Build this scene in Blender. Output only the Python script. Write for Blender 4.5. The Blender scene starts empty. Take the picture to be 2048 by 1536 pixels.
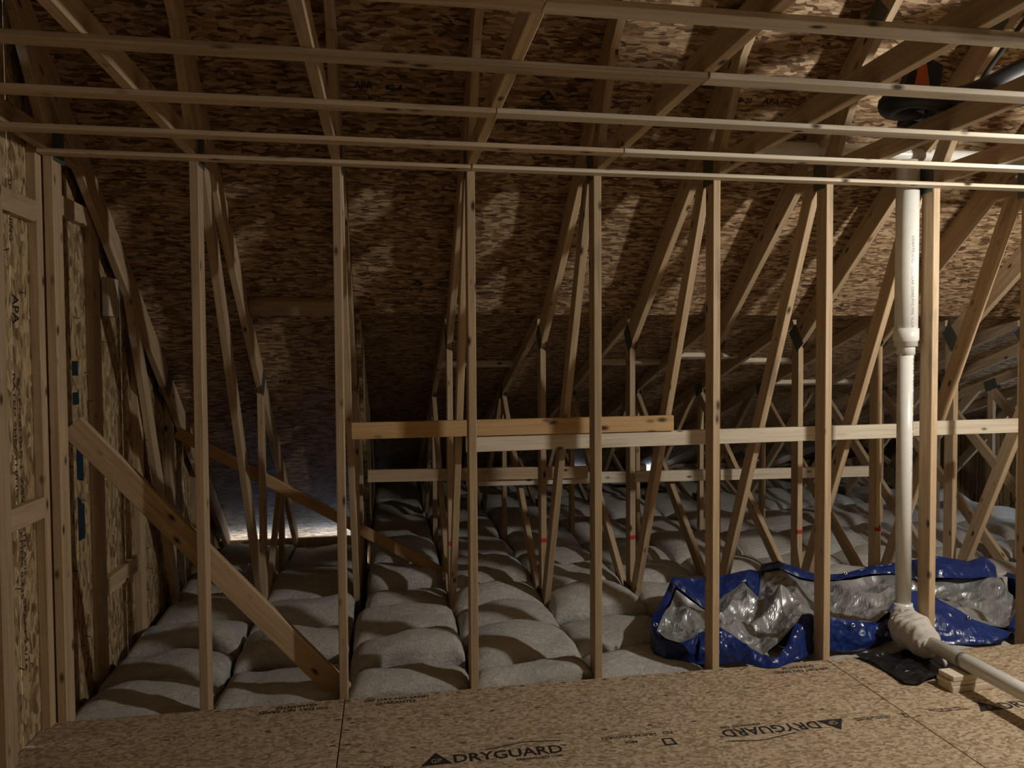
import bpy, bmesh, math, random
from mathutils import Vector, Matrix, noise
random.seed(7)
COL = bpy.context.scene.collection
SC = bpy.context.scene

# ------------------------------------------------------------------ camera, world, light, exposure
yaw, pit, rol = 0.1678, 0.0331, -0.0065
fw = Vector((math.sin(yaw)*math.cos(pit), math.cos(yaw)*math.cos(pit), -math.sin(pit)))
r0 = Vector((math.cos(yaw), -math.sin(yaw), 0)); u0 = r0.cross(fw)
rr = r0*math.cos(rol)+u0*math.sin(rol); uu = -r0*math.sin(rol)+u0*math.cos(rol)
cam = bpy.data.cameras.new('camera'); co = bpy.data.objects.new('camera', cam); COL.objects.link(co)
cam.sensor_width = 36; cam.lens = 36*1474.5/2048; cam.clip_start = 0.05
M = Matrix((rr, uu, -fw)).transposed().to_4x4(); M.translation = (0.8248, -3.4406, 1.5631)
co.matrix_world = M; SC.camera = co

W = bpy.data.worlds.new('daylight'); SC.world = W; W.use_nodes = True
W.node_tree.nodes['Background'].inputs[0].default_value = (0.62, 0.78, 1.0, 1)
W.node_tree.nodes['Background'].inputs[1].default_value = 12.0

def light(name, kind, loc, energy, color, **kw):
    l = bpy.data.lights.new(name, kind); l.energy = energy; l.color = color
    for k, v in kw.items(): setattr(l, k, v)
    o = bpy.data.objects.new(name, l); COL.objects.link(o); o.location = loc; return o
light('work_lamp', 'POINT', (4.35, -1.62, 2.36), 192, (1.0, 0.965, 0.90), shadow_soft_size=0.05)

SC.view_settings.view_transform = 'Standard'; SC.view_settings.look = 'None'
SC.view_settings.gamma = 1.0; SC.view_settings.use_curve_mapping = False
SC.view_settings.exposure = 0.0
SC.cycles.max_bounces = 6; SC.cycles.diffuse_bounces = 3; SC.cycles.glossy_bounces = 2

# ------------------------------------------------------------------ materials
class NT:
    def __init__(s, name):
        s.m = bpy.data.materials.new(name); s.m.use_nodes = True; s.t = s.m.node_tree
        s.b = s.t.nodes['Principled BSDF']
    def n(s, typ, ins=None, **kw):
        nd = s.t.nodes.new(typ)
        for k, v in kw.items(): setattr(nd, k, v)
        for k, v in (ins or {}).items():
            if isinstance(v, bpy.types.NodeSocket): s.t.links.new(v, nd.inputs[k])
            else: nd.inputs[k].default_value = v
        return nd
    def ramp(s, fac, stops):
        nd = s.n('ShaderNodeValToRGB', {0: fac}); cr = nd.color_ramp
        while len(cr.elements) < len(stops): cr.elements.new(0.5)
        for e, (p, c) in zip(cr.elements, stops): e.position = p; e.color = (*c, 1) if len(c) == 3 else c
        return nd.outputs[0]
    def mix(s, fac, a, b, typ='MIX'):
        nd = s.n('ShaderNodeMix', data_type='RGBA', blend_type=typ)
        for k, v in ((0, fac), (6, a), (7, b)):
            if isinstance(v, bpy.types.NodeSocket): s.t.links.new(v, nd.inputs[k])
            else: nd.inputs[k].default_value = v if k == 0 else (*v, 1)
        return nd.outputs[2]
    def math(s, op, a, b=0.0):
        return s.n('ShaderNodeMath', {0: a, 1: b}, operation=op).outputs[0]
    def set(s, **kw):
        for k, v in kw.items():
            k = k.replace('_', ' ')
            k = {'Color': 'Base Color', 'Specular': 'Specular IOR Level'}.get(k, k)
            if isinstance(v, bpy.types.NodeSocket): s.t.links.new(v, s.b.inputs[k])
            else: s.b.inputs[k].default_value = (*v, 1) if isinstance(v, tuple) else v
    def bump(s, h, strength, dist=0.002):
        s.t.links.new(s.n('ShaderNodeBump', {'Strength': strength, 'Distance': dist, 'Height': h}).outputs[0], s.b.inputs['Normal'])

def wood_mat(name, light_c, dark_c, knots=0.13, var=0.35):
    t = NT(name); oi = t.n('ShaderNodeObjectInfo'); tc = t.n('ShaderNodeTexCoord')
    off = t.n('ShaderNodeVectorMath', {0: oi.outputs['Random'], 1: (31., 57., 83.)}, operation='MULTIPLY').outputs[0]
    v = t.n('ShaderNodeVectorMath', {0: tc.outputs['Object'], 1: off}, operation='ADD').outputs[0]
    g = t.n('ShaderNodeMapping', {0: v, 3: (38, 38, 1.6)}).outputs[0]
    n1 = t.n('ShaderNodeTexNoise', {'Vector': g, 'Scale': 1.3, 'Detail': 6, 'Distortion': 0.8}).outputs[0]
    g2 = t.n('ShaderNodeMapping', {0: v, 3: (4, 4, .8)}).outputs[0]
    n2 = t.n('ShaderNodeTexNoise', {'Vector': g2, 'Scale': 1.5, 'Detail': 3}).outputs[0]
    c = t.ramp(n1, [(0.25, dark_c), (0.62, light_c)])
    c = t.mix(t.math('MULTIPLY', n2, 0.75), c, tuple(x*.72 for x in light_c))
    kn = t.n('ShaderNodeTexVoronoi', {'Vector': t.n('ShaderNodeMapping', {0: v, 3: (11, 11, 5)}).outputs[0], 'Scale': 1.0})
    kd = t.ramp(kn.outputs['Distance'], [(knots*.45, (1, 1, 1)), (knots*1.25, (0, 0, 0))])
    c = t.mix(kd, c, (0.055, 0.028, 0.012))
    st = t.n('ShaderNodeTexNoise', {'Vector': t.n('ShaderNodeMapping', {0: v, 3: (9, 9, 2.2)}).outputs[0], 'Scale': 1.0, 'Detail': 4}).outputs[0]
    c = t.mix(t.ramp(st, [(.62, (0, 0, 0)), (.74, (.55, .55, .55))]), c, (0.13, 0.105, 0.08))
    hsv = t.n('ShaderNodeHueSaturation', {'Color': c})
    vv = t.math('ADD', t.math('MULTIPLY', oi.outputs['Random'], var), 1-var*.55)
    t.t.links.new(vv, hsv.inputs['Value'])
    t.set(Color=hsv.outputs[0], Roughness=0.62, Specular=0.3)
    t.bump(n1, 0.25, 0.001)
    return t.m

def osb_mat(name, dark, mid, pale_c, sx, sy, bump=0.5, spots=0.0, rough=.75):
    t = NT(name); oi = t.n('ShaderNodeObjectInfo'); tc = t.n('ShaderNodeTexCoord')
    off = t.n('ShaderNodeVectorMath', {0: oi.outputs['Random'], 1: (31., 57., 0.)}, operation='MULTIPLY').outputs[0]
    v = t.n('ShaderNodeVectorMath', {0: tc.outputs['Object'], 1: off}, operation='ADD').outputs[0]
    w = t.n('ShaderNodeTexNoise', {'Vector': v, 'Scale': 9.0, 'Detail': 2}).outputs['Color']
    v = t.mix(0.03, v, w, 'ADD')
    cur = None; cid = None
    for k, ang in enumerate((0.12, -0.3, 0.75, 1.9)):
        q = t.n('ShaderNodeMapping', {0: v, 1: (k*3.3, k*1.7, 0), 2: (0, 0, ang), 3: (sx*(1+.15*k), sy*(1-.1*k), 1)}).outputs[0]
        vo = t.n('ShaderNodeTexVoronoi', {'Vector': q, 'Scale': 1.0, 'Randomness': 1.0}, voronoi_dimensions='2D')
        rnd = t.n('ShaderNodeSeparateColor', {0: vo.outputs['Color']})
        if cur is None: cur = rnd.outputs[0]
        else:
            sel = t.math('GREATER_THAN', rnd.outputs[1], 0.62 if k < 3 else 0.8)
            mx = t.n('ShaderNodeMix', {0: sel, 2: cur, 3: rnd.outputs[0]}, data_type='FLOAT'); cur = mx.outputs[0]
    fine = t.n('ShaderNodeTexNoise', {'Vector': t.n('ShaderNodeMapping', {0: v, 3: (sx*1.5, sy*4, 1)}).outputs[0], 'Scale': 1.0, 'Detail': 5}).outputs[0]
    fac = t.math('ADD', t.math('MULTIPLY', cur, 0.75), t.math('MULTIPLY', t.math('SUBTRACT', fine, .5), 0.9))
    fac = t.math('ADD', fac, 0.08)
    c = t.ramp(fac, [(0.02, dark), (0.4, mid), (0.85, pale_c)])  # random strand tones of the board itself, darkest to palest
    if spots:
        sp = t.n('ShaderNodeTexVoronoi', {'Vector': t.n('ShaderNodeMapping', {0: v, 3: (9, 26, 1)}).outputs[0], 'Scale': 1.0}, voronoi_dimensions='2D')
        c = t.mix(t.ramp(sp.outputs['Distance'], [(spots*.6, (1, 1, 1)), (spots, (0, 0, 0))]), c, (0.012, 0.01, 0.008))
    t.set(Color=c, Roughness=rough, Specular=0.25)
    t.bump(fine, bump, 0.004)
    return t.m

def plain(name, col, rough=.5, metal=0.0, bump=None, coat=0.0):
    t = NT(name); tc = t.n('ShaderNodeTexCoord')
    n = t.n('ShaderNodeTexNoise', {'Vector': tc.outputs['Object'], 'Scale': bump[0] if bump else 12, 'Detail': 5}).outputs[0]
    c = t.mix(n, tuple(x*.85 for x in col), tuple(min(1, x*1.12) for x in col))
    t.set(Color=c, Roughness=rough, Metallic=metal); t.b.inputs['Coat Weight'].default_value = coat
    if bump: t.bump(n, bump[1], bump[2])
    return t.m

WOOD = wood_mat('spruce_lumber', (0.58, 0.425, 0.26), (0.33, 0.215, 0.115))
WOOD_PALE = wood_mat('pale_spruce', (0.78, 0.68, 0.52), (0.53, 0.42, 0.29), var=.25)
WOOD_YEL = wood_mat('amber_spruce', (0.64, 0.41, 0.19), (0.44, 0.255, 0.105), knots=.17, var=.05)
WOOD_FUR = wood_mat('furring_spruce', (0.60, 0.455, 0.30), (0.35, 0.24, 0.14), knots=.17, var=.4)
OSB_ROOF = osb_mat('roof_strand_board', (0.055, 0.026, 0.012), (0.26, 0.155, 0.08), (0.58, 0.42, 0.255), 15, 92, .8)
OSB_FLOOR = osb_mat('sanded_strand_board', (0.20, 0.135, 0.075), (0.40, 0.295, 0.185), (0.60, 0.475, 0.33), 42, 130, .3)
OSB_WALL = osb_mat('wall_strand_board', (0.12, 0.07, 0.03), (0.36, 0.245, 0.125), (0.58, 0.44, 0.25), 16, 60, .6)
PLATE = plain('galvanised_plate', (0.17, 0.18, 0.155), .5, .6, (160, .6, .002))
PVC = plain('white_pvc', (0.80, 0.78, 0.70), .28)
INK = plain('black_ink', (0.012, 0.011, 0.010), .8)
INK_SOFT = plain('faded_ink', (0.05, 0.034, 0.024), .8)
BLUE = plain('blue_polytarp', (0.010, 0.028, 0.145), .28, 0.0, (40, .12, .003))
SILVER = plain('silver_polytarp', (0.36, 0.365, 0.36), .34, .45, (30, .15, .003))
STEEL = plain('bright_steel', (0.6, 0.6, 0.58), .3, 1.0)
BLACKPL = plain('black_poly_film', (0.010, 0.011, 0.012), .28, 0, (25, .12, .003))
CLOTH = plain('dusty_white_cloth', (0.62, 0.57, 0.50), .95, 0, (70, .7, .004))
ORANGE = plain('orange_plastic', (0.85, 0.17, 0.035), .4)
BLACKRUB = plain('black_rubber', (0.012, 0.012, 0.013), .55)
RED = plain('red_marker_paint', (0.45, 0.03, 0.03), .7)
TEAL = plain('teal_paint', (0.004, 0.022, 0.036), .6)
GREYTAPE = plain('grey_band', (0.22, 0.21, 0.19), .5)
EMB = plain('bare_board', (0.36, 0.25, 0.15), .8)
WHITEL = plain('white_sticker', (0.8, 0.8, 0.78), .5)
DRYWALL = plain('grey_board', (0.30, 0.28, 0.26), .9)
def insul():
    t = NT('white_fibreglass'); tc = t.n('ShaderNodeTexCoord'); oi = t.n('ShaderNodeObjectInfo')
    v = tc.outputs['Object']
    n = t.n('ShaderNodeTexNoise', {'Vector': v, 'Scale': 26, 'Detail': 9, 'Roughness': .75, 'Distortion': 1.2}).outputs[0]
    n2 = t.n('ShaderNodeTexNoise', {'Vector': t.n('ShaderNodeMapping', {0: v, 3: (12, 45, 20)}).outputs[0], 'Scale': 1, 'Detail': 6, 'Distortion': 2}).outputs[0]
    h = t.math('ADD', t.math('MULTIPLY', n, .6), t.math('MULTIPLY', n2, .4))
    t.set(Color=t.ramp(h, [(.3, (0.60, 0.555, 0.48)), (.62, (0.80, 0.775, 0.71))]), Roughness=1.0, Specular=.05)
    t.bump(h, 1.0, .03)
    return t.m
INSUL = insul()

# ------------------------------------------------------------------ helpers
def tag(o, label=None, cat=None, group=None, kind=None):
    for k, v in (('label', label), ('category', cat), ('group', group), ('kind', kind)):
        if v: o[k] = v
    return o
def empty(name, loc, label=None, cat=None, group=None, kind=None):
    o = bpy.data.objects.new(name, None); COL.objects.link(o); o.location = loc; o.empty_display_size = .1
    return tag(o, label, cat, group, kind)
def wmat(o):
    m = o.matrix_basis.copy(); p = o
    while p.parent:
        m = p.parent.matrix_basis @ p.matrix_parent_inverse @ m if False else wmat(p.parent) @ p.matrix_parent_inverse @ m
        break
    return m
def link(name, me, mat, parent=None, M=None, smooth=False):
    if mat and not me.materials: me.materials.append(mat)
    o = bpy.data.objects.new(name, me); COL.objects.link(o)
    if parent is not None:
        o.parent = parent; o.matrix_parent_inverse = wmat(parent).inverted()
    if M is not None: o.matrix_basis = M
    if smooth:
        for p in me.polygons: p.use_smooth = True
    return o
def bm_mesh(bm, name='m'):
    me = bpy.data.meshes.new(name); bm.normal_update(); bm.to_mesh(me); bm.free(); return me
CACHE = {}
def board(name, A, B, dd, depth, thick, parent, mat, trims=(), bev=.0025, key=None):
    """A->B: centre line of one face; the timber grows from it along dd by depth; thick across."""
    A, B, dd = Vector(A), Vector(B), Vector(dd)
    z = (B-A).normalized(); y = (dd - z*dd.dot(z)).normalized(); x = y.cross(z)
    Mx = Matrix((x, y, z)).transposed().to_4x4(); Mx.translation = (A+B)/2
    me = CACHE.get(key) if key else None
    if me is None:
        L = (B-A).length/2; t = thick/2
        bm = bmesh.new()
        vs = [bm.verts.new(p) for p in [(sx*t, sy, sz*L) for sz in (-1, 1) for sx, sy in ((-1, 0), (1, 0), (1, depth), (-1, depth))]]
        for f in ((3, 2, 1, 0), (4, 5, 6, 7), (0, 1, 5, 4), (1, 2, 6, 5), (2, 3, 7, 6), (3, 0, 4, 7)): bm.faces.new([vs[i] for i in f])
        Mi = Mx.inverted()
        for p, n in trims:
            pl = Mi @ Vector(p); nl = Mi.to_3x3() @ Vector(n)
            r = bmesh.ops.bisect_plane(bm, geom=bm.verts[:]+bm.edges[:]+bm.faces[:], plane_co=pl, plane_no=nl, clear_outer=True)
            eds = [e for e in r['geom_cut'] if isinstance(e, bmesh.types.BMEdge)]
            if eds: bmesh.ops.edgeloop_fill(bm, edges=eds)
        if bev: bmesh.ops.bevel(bm, geom=bm.edges[:], offset=bev, segments=1, affect='EDGES')
        bmesh.ops.recalc_face_normals(bm, faces=bm.faces[:])
        me = bm_mesh(bm, name)
        if key: CACHE[key] = me
    return link(name, me, mat, parent, Mx)
def prism(name, poly, axis, a, b, mat, parent=None, bev=0, origin=None):
    """poly of 2-D points extruded along axis from a to b. axis 'x': poly=(y,z); 'y': (x,z); 'z': (x,y)."""
    def P(p, t): return {'x': (t, p[0], p[1]), 'y': (p[0], t, p[1]), 'z': (p[0], p[1], t)}[axis]
    o = Vector(origin) if origin else Vector(P(poly[0], a))
    bm = bmesh.new()
    lo = [bm.verts.new(Vector(P(p, a))-o) for p in poly]; hi = [bm.verts.new(Vector(P(p, b))-o) for p in poly]
    bm.faces.new(lo[::-1]); bm.faces.new(hi)
    n = len(poly)
    for i in range(n): bm.faces.new((lo[i], lo[(i+1) % n], hi[(i+1) % n], hi[i]))
    if bev: bmesh.ops.bevel(bm, geom=bm.edges[:], offset=bev, segments=1, affect='EDGES')
    bmesh.ops.recalc_face_normals(bm, faces=bm.faces[:])
    return link(name, bm_mesh(bm, name), mat, parent, Matrix.Translation(o))
def box(name, lo, hi, mat, parent=None, bev=0):
    return prism(name, [(lo[0], lo[1]), (hi[0], lo[1]), (hi[0], hi[1]), (lo[0], hi[1])], 'z', lo[2], hi[2], mat, parent, bev,
                 origin=[(a+b)/2 for a, b in zip(lo, hi)])
def tube(name, pts, rad, mat, parent=None, seg=20, caps=True):
    """swept round tube; rad a number or a list per point"""
    pts = [Vector(p) for p in pts]; o = pts[0]; n = len(pts)
    rad = rad if isinstance(rad, (list, tuple)) else [rad]*n
    bm = bmesh.new(); rings = []; up = None
    for i, p in enumerate(pts):
        d = (pts[min(i+1, n-1)]-pts[max(i-1, 0)]).normalized()
        if up is None: up = d.orthogonal().normalized()
        up = (up - d*up.dot(d)).normalized(); s = d.cross(up)
        rings.append([bm.verts.new(p-o+(up*math.cos(2*math.pi*k/seg)+s*math.sin(2*math.pi*k/seg))*rad[i]) for k in range(seg)])
    for a, b in zip(rings, rings[1:]):
        for k in range(seg): bm.faces.new((a[k], a[(k+1) % seg], b[(k+1) % seg], b[k]))
    if caps: bm.faces.new(rings[0][::-1]); bm.faces.new(rings[-1])
    bmesh.ops.recalc_face_normals(bm, faces=bm.faces[:])
    return link(name, bm_mesh(bm, name), mat, parent, Matrix.Translation(o), smooth=True)
def text_mesh(s, w, h):
    """flat lettering filling w x h, lower left at the origin, in XY"""
    cu = bpy.data.curves.new('t', 'FONT'); cu.body = s; cu.resolution_u = 2; cu.offset = .018
    ob = bpy.data.objects.new('t', cu); COL.objects.link(ob)
    dg = bpy.context.evaluated_depsgraph_get(); me = bpy.data.meshes.new_from_object(ob.evaluated_get(dg))
    bpy.data.objects.remove(ob); bpy.data.curves.remove(cu)
    xs = [v.co.x for v in me.vertices]; ys = [v.co.y for v in me.vertices]
    for v in me.vertices:
        v.co.x = (v.co.x-min(xs))/(max(xs)-min(xs))*w; v.co.y = (v.co.y-min(ys))/(max(ys)-min(ys))*h; v.co.z = 0
    me.materials.clear()
    return me
def flat(name, polys, mat, parent, M):
    bm = bmesh.new()
    for poly in polys: bm.faces.new([bm.verts.new((*p, 0)) for p in poly])
    return link(name, bm_mesh(bm, name), mat, parent, M)
def frame(o, ex, ey):
    ex = Vector(ex).normalized(); ey = Vector(ey); ey = (ey-ex*ey.dot(ex)).normalized(); ez = ex.cross(ey)
    m = Matrix((ex, ey, ez)).transposed().to_4x4(); m.translation = Vector(o); return m
def lettering(s, parent, org, ex, ey, w, h, mat=INK):
    return link('printed_lettering', text_mesh(s, w, h), mat, parent, frame(org, ex, ey))

S = 0.6096
ZC = 2.4387            # underside of the ceiling strips
def st_lo(y): return 2.70-.8333*y      # underside of the steep rafters
def st_hi(y): return 2.882-.8333*y     # steep deck underside
def sh_lo(y): return 2.24-.3333*y
def sh_hi(y): return 2.334-.3333*y
ORD = ['first', 'second', 'third', 'fourth', 'fifth', 'sixth', 'seventh', 'eighth', 'ninth', 'tenth', 'eleventh', 'twelfth', 'thirteenth', 'fourteenth']
XR = 8.0               # right gable

# ------------------------------------------------------------------ floor deck
floor = empty('floor', (1.8, -3, 0), kind='structure', label='sanded strand board subfloor of the attic room')
def deck(x0, x1, y0, y1):
    return box('subfloor_panel', (x0+.0025, y0+.002, -.018), (x1-.0025, y1-.002, 0), OSB_FLOOR, floor, .0015)
pan = {}
for xi, (a, b) in enumerate([(-.648, .6145), (.6145, 3.05), (3.05, 5.49), (5.49, XR)]): pan[xi] = deck(a, b, -1.22, 0.004)
for j in range(1, 5):
    xs = [-.648, 1.83, 4.27, 6.71, XR] if j % 2 else [-.648, .6145, 3.05, 5.49, XR]
    for a, b in zip(xs, xs[1:]): deck(a, b, -1.22*(j+1), -1.22*j)
ex, ey = (1, 0, 0), (0, 1, 0); zt = .0008
def gp_tri(parent, o, ex, ey, w, h, mat=INK):
    """solid triangle emblem with a smaller pale diamond cut and two letters"""
    e = flat('triangle_emblem', [[(0, 0), (w, 0), (w/2, h)]], mat, parent, frame(o, ex, ey))
    n = Vector(ex).cross(Vector(ey)).normalized()
    me = text_mesh('GP', w*.34, h*.34)
    link('printed_lettering', me, EMB, e, frame(Vector(o)+Vector(ex)*w*.33+Vector(ey)*h*.14+n*.0006, ex, ey))
def dryguard(parent, x, y, s, rot):
    """s: total word width; rot False reads from the room, True upside down"""
    e1 = Vector((-1, 0, 0)) if rot else Vector((1, 0, 0)); e2 = Vector((0, -1, 0)) if rot else Vector((0, 1, 0))
    o = Vector((x, y, zt))
    gp_tri(parent, o, e1, e2, s*.21, s*.15)
    lettering('DRYGUARD', parent, o+e1*s*.22, e1, e2, s*.74, s*.105)
    lettering('TM', parent, o+e1*s*.965+e2*s*.08, e1, e2, s*.03, s*.02)
    lettering('ENHANCED OSB', parent, o+e1*s*.63-e2*s*.045, e1, e2, s*.31, s*.026)
    pts = [(.44, .12), (.70, .175), (.74, .175), (.97, .15)]
    polys = [[(a[0]*s, a[1]*s), (b[0]*s, b[1]*s), (b[0]*s, b[1]*s+.006), (a[0]*s, a[1]*s+.006)] for a, b in zip(pts, pts[1:])]
    flat('printed_roofline', polys, INK, parent, frame(o, e1, e2))
dryguard(pan[1], .935, -.632, .59, False)
dryguard(pan[1], 2.75, -.578, .59, True)
dryguard(pan[2], 3.385, -.632, .59, False)
lettering('200 DAY NO SAND', pan[1], (.70, -.052, zt), ex, ey, .30, .026)
lettering('GUARANTEE', pan[1], (.755, -.088, zt), ex, ey, .185, .026)
lettering('200 DAY NO SAND', pan[0], (.547, -.060, zt), (-1, 0, 0), (0, -1, 0), .30, .026)
lettering('GUARANTEE', pan[0], (.492, -.024, zt), (-1, 0, 0), (0, -1, 0), .18, .026)
lettering('200 DAY NO SAND', pan[1], (3.0, -.085, zt), (-1, 0, 0), (0, -1, 0), .30, .026)
lettering('GUARANTEE', pan[1], (2.94, -.045, zt), (-1, 0, 0), (0, -1, 0), .18, .026)
lettering('PS2   HUCN-CDO/A22', pan[1], (1.985, -.548, zt), (-1, 0, 0), (0, -1, 0), .31, .02)
lettering('MIX', pan[1], (1.815, -.596, zt), (-1, 0, 0), (0, -1, 0), .055, .018)
lettering('ONLY  NSOA', pan[1], (.83, -.606, zt), (-1, 0, 0), (0, -1, 0), .12, .016)
flat('printed_mark', [[(0, 0), (.055, 0), (.05, .01), (.01, .01)], [(0, 0), (.01, .01), (.012, .05), (.003, .055)], [(.045, .01), (.055, 0), (.05, .05), (.04, .05)], [(.003, .055), (.012, .047), (.04, .047), (.05, .055)]],
     INK, pan[1], frame((1.915, -.655, zt), ex, ey))
for k, (a, b) in enumerate([(2.80, -.585), (2.80, -.60), (3.17, -.575), (3.2, -.592)]):
    lettering('EXPOSURE 1  SHEATHING' if k % 2 else 'SIZED FOR SPACING', pan[1] if a < 3 else pan[2], (a+.16, b, zt), (-1, 0, 0), (0, -1, 0), .16, .011)
lettering('1', pan[1], (3.03, -.60, zt), ex, ey, .01, .02)
# nail-spacing marks along the edges and in rows
def ticks(parent, lst):
    flat('printed_tick', [[(x, y), (x+.022, y), (x+.022, y+.007), (x, y+.007)] for x, y in lst], INK, parent, frame((0, 0, zt), ex, ey))
ticks(pan[1], [(.62+.1016*k, -.02-.012*(k % 2)) for k in range(24) if not 1 <= k <= 3 and not 20 <= k <= 23] + [(.62+.2032*k+.03, -.24+.006*math.sin(k*3)) for k in range(12)]
      + [(.7+.2*k, -.49) for k in range(11)] + [(.635, -.2), (.632, -.3), (.64, -.42), (3.02, -.3), (3.02, -.62), (3.03, -.45)])
ticks(pan[0], [(.05+.1*k, -.022) for k in range(2)]+[(-.3+.2*k, -.25) for k in range(4)]+[(.59, -.03), (.585, -.2), (.58, -.42)])
ticks(pan[2], [(3.08+.2*k, -.24) for k in range(6)]+[(3.08, -.05), (3.075, -.3), (3.08, -.62)])

# ------------------------------------------------------------------ roof decks
def rpanel(parent, x0, x1, yA, yB, kind):
    hi = st_hi if kind == 'steep' else sh_hi
    a = Vector((x0, yA, hi(yA))); up = (Vector((x0, yB, hi(yB)))-a); L = up.length; up.normalize()
    m = frame(a, (1, 0, 0), up)
    bm = bmesh.new(); g = .0015; w = x1-x0
    vs = [bm.verts.new(p) for p in [(g, g, 0), (w-g, g, 0), (w-g, L-g, 0), (g, L-g, 0), (g, g, -.012), (w-g, g, -.012), (w-g, L-g, -.012), (g, L-g, -.012)]]
    for f in ((3, 2, 1, 0), (4, 5, 6, 7), (0, 1, 5, 4), (1, 2, 6, 5), (2, 3, 7, 6), (3, 0, 4, 7)): bm.faces.new([vs[i] for i in f])
    bmesh.ops.recalc_face_normals(bm, faces=bm.faces[:])
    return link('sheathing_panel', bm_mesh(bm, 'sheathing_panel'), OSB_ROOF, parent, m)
steep = empty('roof_deck', (2, 0, 2.9), kind='structure', label='steep strand board roof deck over the attic room')
shallow = empty('roof_deck_low', (4, 4, 1), kind='structure', label='low-pitched strand board roof deck behind the steep roof')
RP = {}
ys = [.502-.938*k for k in range(4)]+[-3.1]
for r, (a, b) in enumerate(zip(ys, ys[1:])):
    off = 1.219 if r % 2 else 0
    xs = [-.66]+[x for x in (.6096-off+2.4384*k for k in range(5)) if -.6 < x < XR]+[XR]
    for x0, x1 in zip(xs, xs[1:]): RP[(r, round(x0, 2))] = rpanel(steep, x0, x1, a, b, 'steep')
for x0, x1 in ((-.66, .63), (.63, 1.829), (1.829, 4.267), (4.267, 6.705), (6.705, XR)):
    RP[('low', round(x0, 2))] = rpanel(steep, x0, x1, 1.236 if x0 > 0 else 1.44, .502, 'steep')
for a, b in ((2.378, 1.44), (3.316, 2.378), (4.1, 3.316)): rpanel(steep, -.66, .63, a, b, 'steep')
yy = 1.12; r = 0
while yy < 7.5:
    y2 = min(yy+1.157, 7.6); off = 1.219 if r % 2 else 0
    xs = [.63]+[x for x in (1.829+off+2.4384*k for k in range(5)) if x < XR-.3]+[XR]
    for x0, x1 in zip(xs, xs[1:]): rpanel(shallow, x0, x1, y2, yy, 'shallow')
    yy = y2; r += 1
# far slope behind the camera, back wall, right gable, ceiling of the storey below
rb = empty('roof_deck_rear', (3, -5, 4), kind='structure', label='strand board roof deck of the opposite slope behind the viewer')
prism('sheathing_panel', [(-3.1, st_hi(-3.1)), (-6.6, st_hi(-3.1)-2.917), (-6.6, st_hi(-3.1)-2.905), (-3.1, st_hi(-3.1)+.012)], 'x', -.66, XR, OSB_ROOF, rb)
wb = empty('wall_back', (3, -6.3, 0), kind='structure', label='strand board wall behind the viewer')
box('sheathing_panel', (-.66, -6.32, -.3), (XR, -6.3, 2.9), OSB_WALL, wb)
wr = empty('wall_right', (XR, 0, 0), kind='structure', label='strand board gable wall far to the right')
def rw(poly): prism('sheathing_panel', poly, 'x', XR, XR+.012, OSB_WALL, wr)
rw([(-6.6, -.6), (1.5, -.6), (1.5, sh_hi(1.5)+.014), (1.1, st_hi(1.1)+.014), (-3.1, st_hi(-3.1)+.014), (-6.6, 2.5)])
rw([(1.5, -.6), (3.0, -.6), (3.0, .25), (1.5, .25)]); rw([(1.5, .55), (3.0, .55), (3.0, sh_hi(3.0)+.014), (1.5, sh_hi(1.5)+.014)])
rw([(3.0, -.6), (7.6, -.6), (7.6, sh_hi(7.6)+.014), (3.0, sh_hi(3.0)+.014)])
ce = empty('ceiling', (3, 3, -.3), kind='structure', label='back of the ceiling boards of the storey below')
box('ceiling_board', (-.66, .0, -.31), (.63, 3.4, -.30), DRYWALL, ce)
box('ceiling_board', (.63, .0, -.31), (XR, 7.2, -.30), DRYWALL, ce)
box('ceiling_board', (-.66, -6.6, -.31), (XR, 0, -.30), DRYWALL, ce)
wc = empty('wall_cheek', (.63, 3, 0), kind='structure', label='strand board cheek wall between the two roof heights')
prism('sheathing_panel', [(1.2, sh_hi(1.2)), (7.3, sh_hi(7.3)), (7.3, -.6), (3.42, -.6), (3.42, st_hi(3.42)), (1.2, st_hi(1.2))], 'x', .632, .660, OSB_WALL, wc)

SEAL_FELT = plain('light_seal_felt', (0.03, 0.03, 0.03), .9)  # unseen layer added over the decks to block sky light at panel gaps
def seal_felt(parent, x0, x1, pts):
    prism('light_seal_felt', [(y, z+.014) for y, z in pts]+[(y, z+.026) for y, z in pts[::-1]], 'x', x0, x1, SEAL_FELT, parent)
seal_felt(steep, -.69, .645, [(-3.2, st_hi(-3.2)), (4.1, st_hi(4.1))]); seal_felt(steep, .645, XR+.03, [(-3.2, st_hi(-3.2)), (1.22, st_hi(1.22))])
seal_felt(shallow, .60, XR+.03, [(1.125, sh_hi(1.125)), (7.6, sh_hi(7.6))])
# printed stamps on the roof boards
upv = Vector((0, -1, .8333)).normalized(); nrm = Vector((0, -.64, -.768))
def rt(p, y, x): return Vector((x, y, st_hi(y)))+Vector((0, -.64, -.768))*.0015
def rstamp(s, x, y, w, h, panel, mat=INK): lettering(s, panel, rt(None, y, x), (1, 0, 0), upv, w, h, mat)
pA = RP[(0, .61)]; pB = RP[('low', .63)]; pC = RP[('low', 1.83)]; pD = RP[('low', 4.27)]; pE = RP.get((0, 3.05), pA)
rstamp('APA', .69, .075, .085, .035, pA); rstamp('40-4', .83, .075, .08, .03, pA)
rstamp('EXPOSURE 1 SHEATHING', .68, .115, .22, .014, pA)
def rtri(x, y, w, h, panel): gp_tri(panel, rt(None, y, x), Vector((1, 0, 0)), upv, w, h)
rtri(1.56, .08, .085, .05, pA); rstamp('Georgia-Pacific', 1.50, .12, .21, .022, pA)
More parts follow.
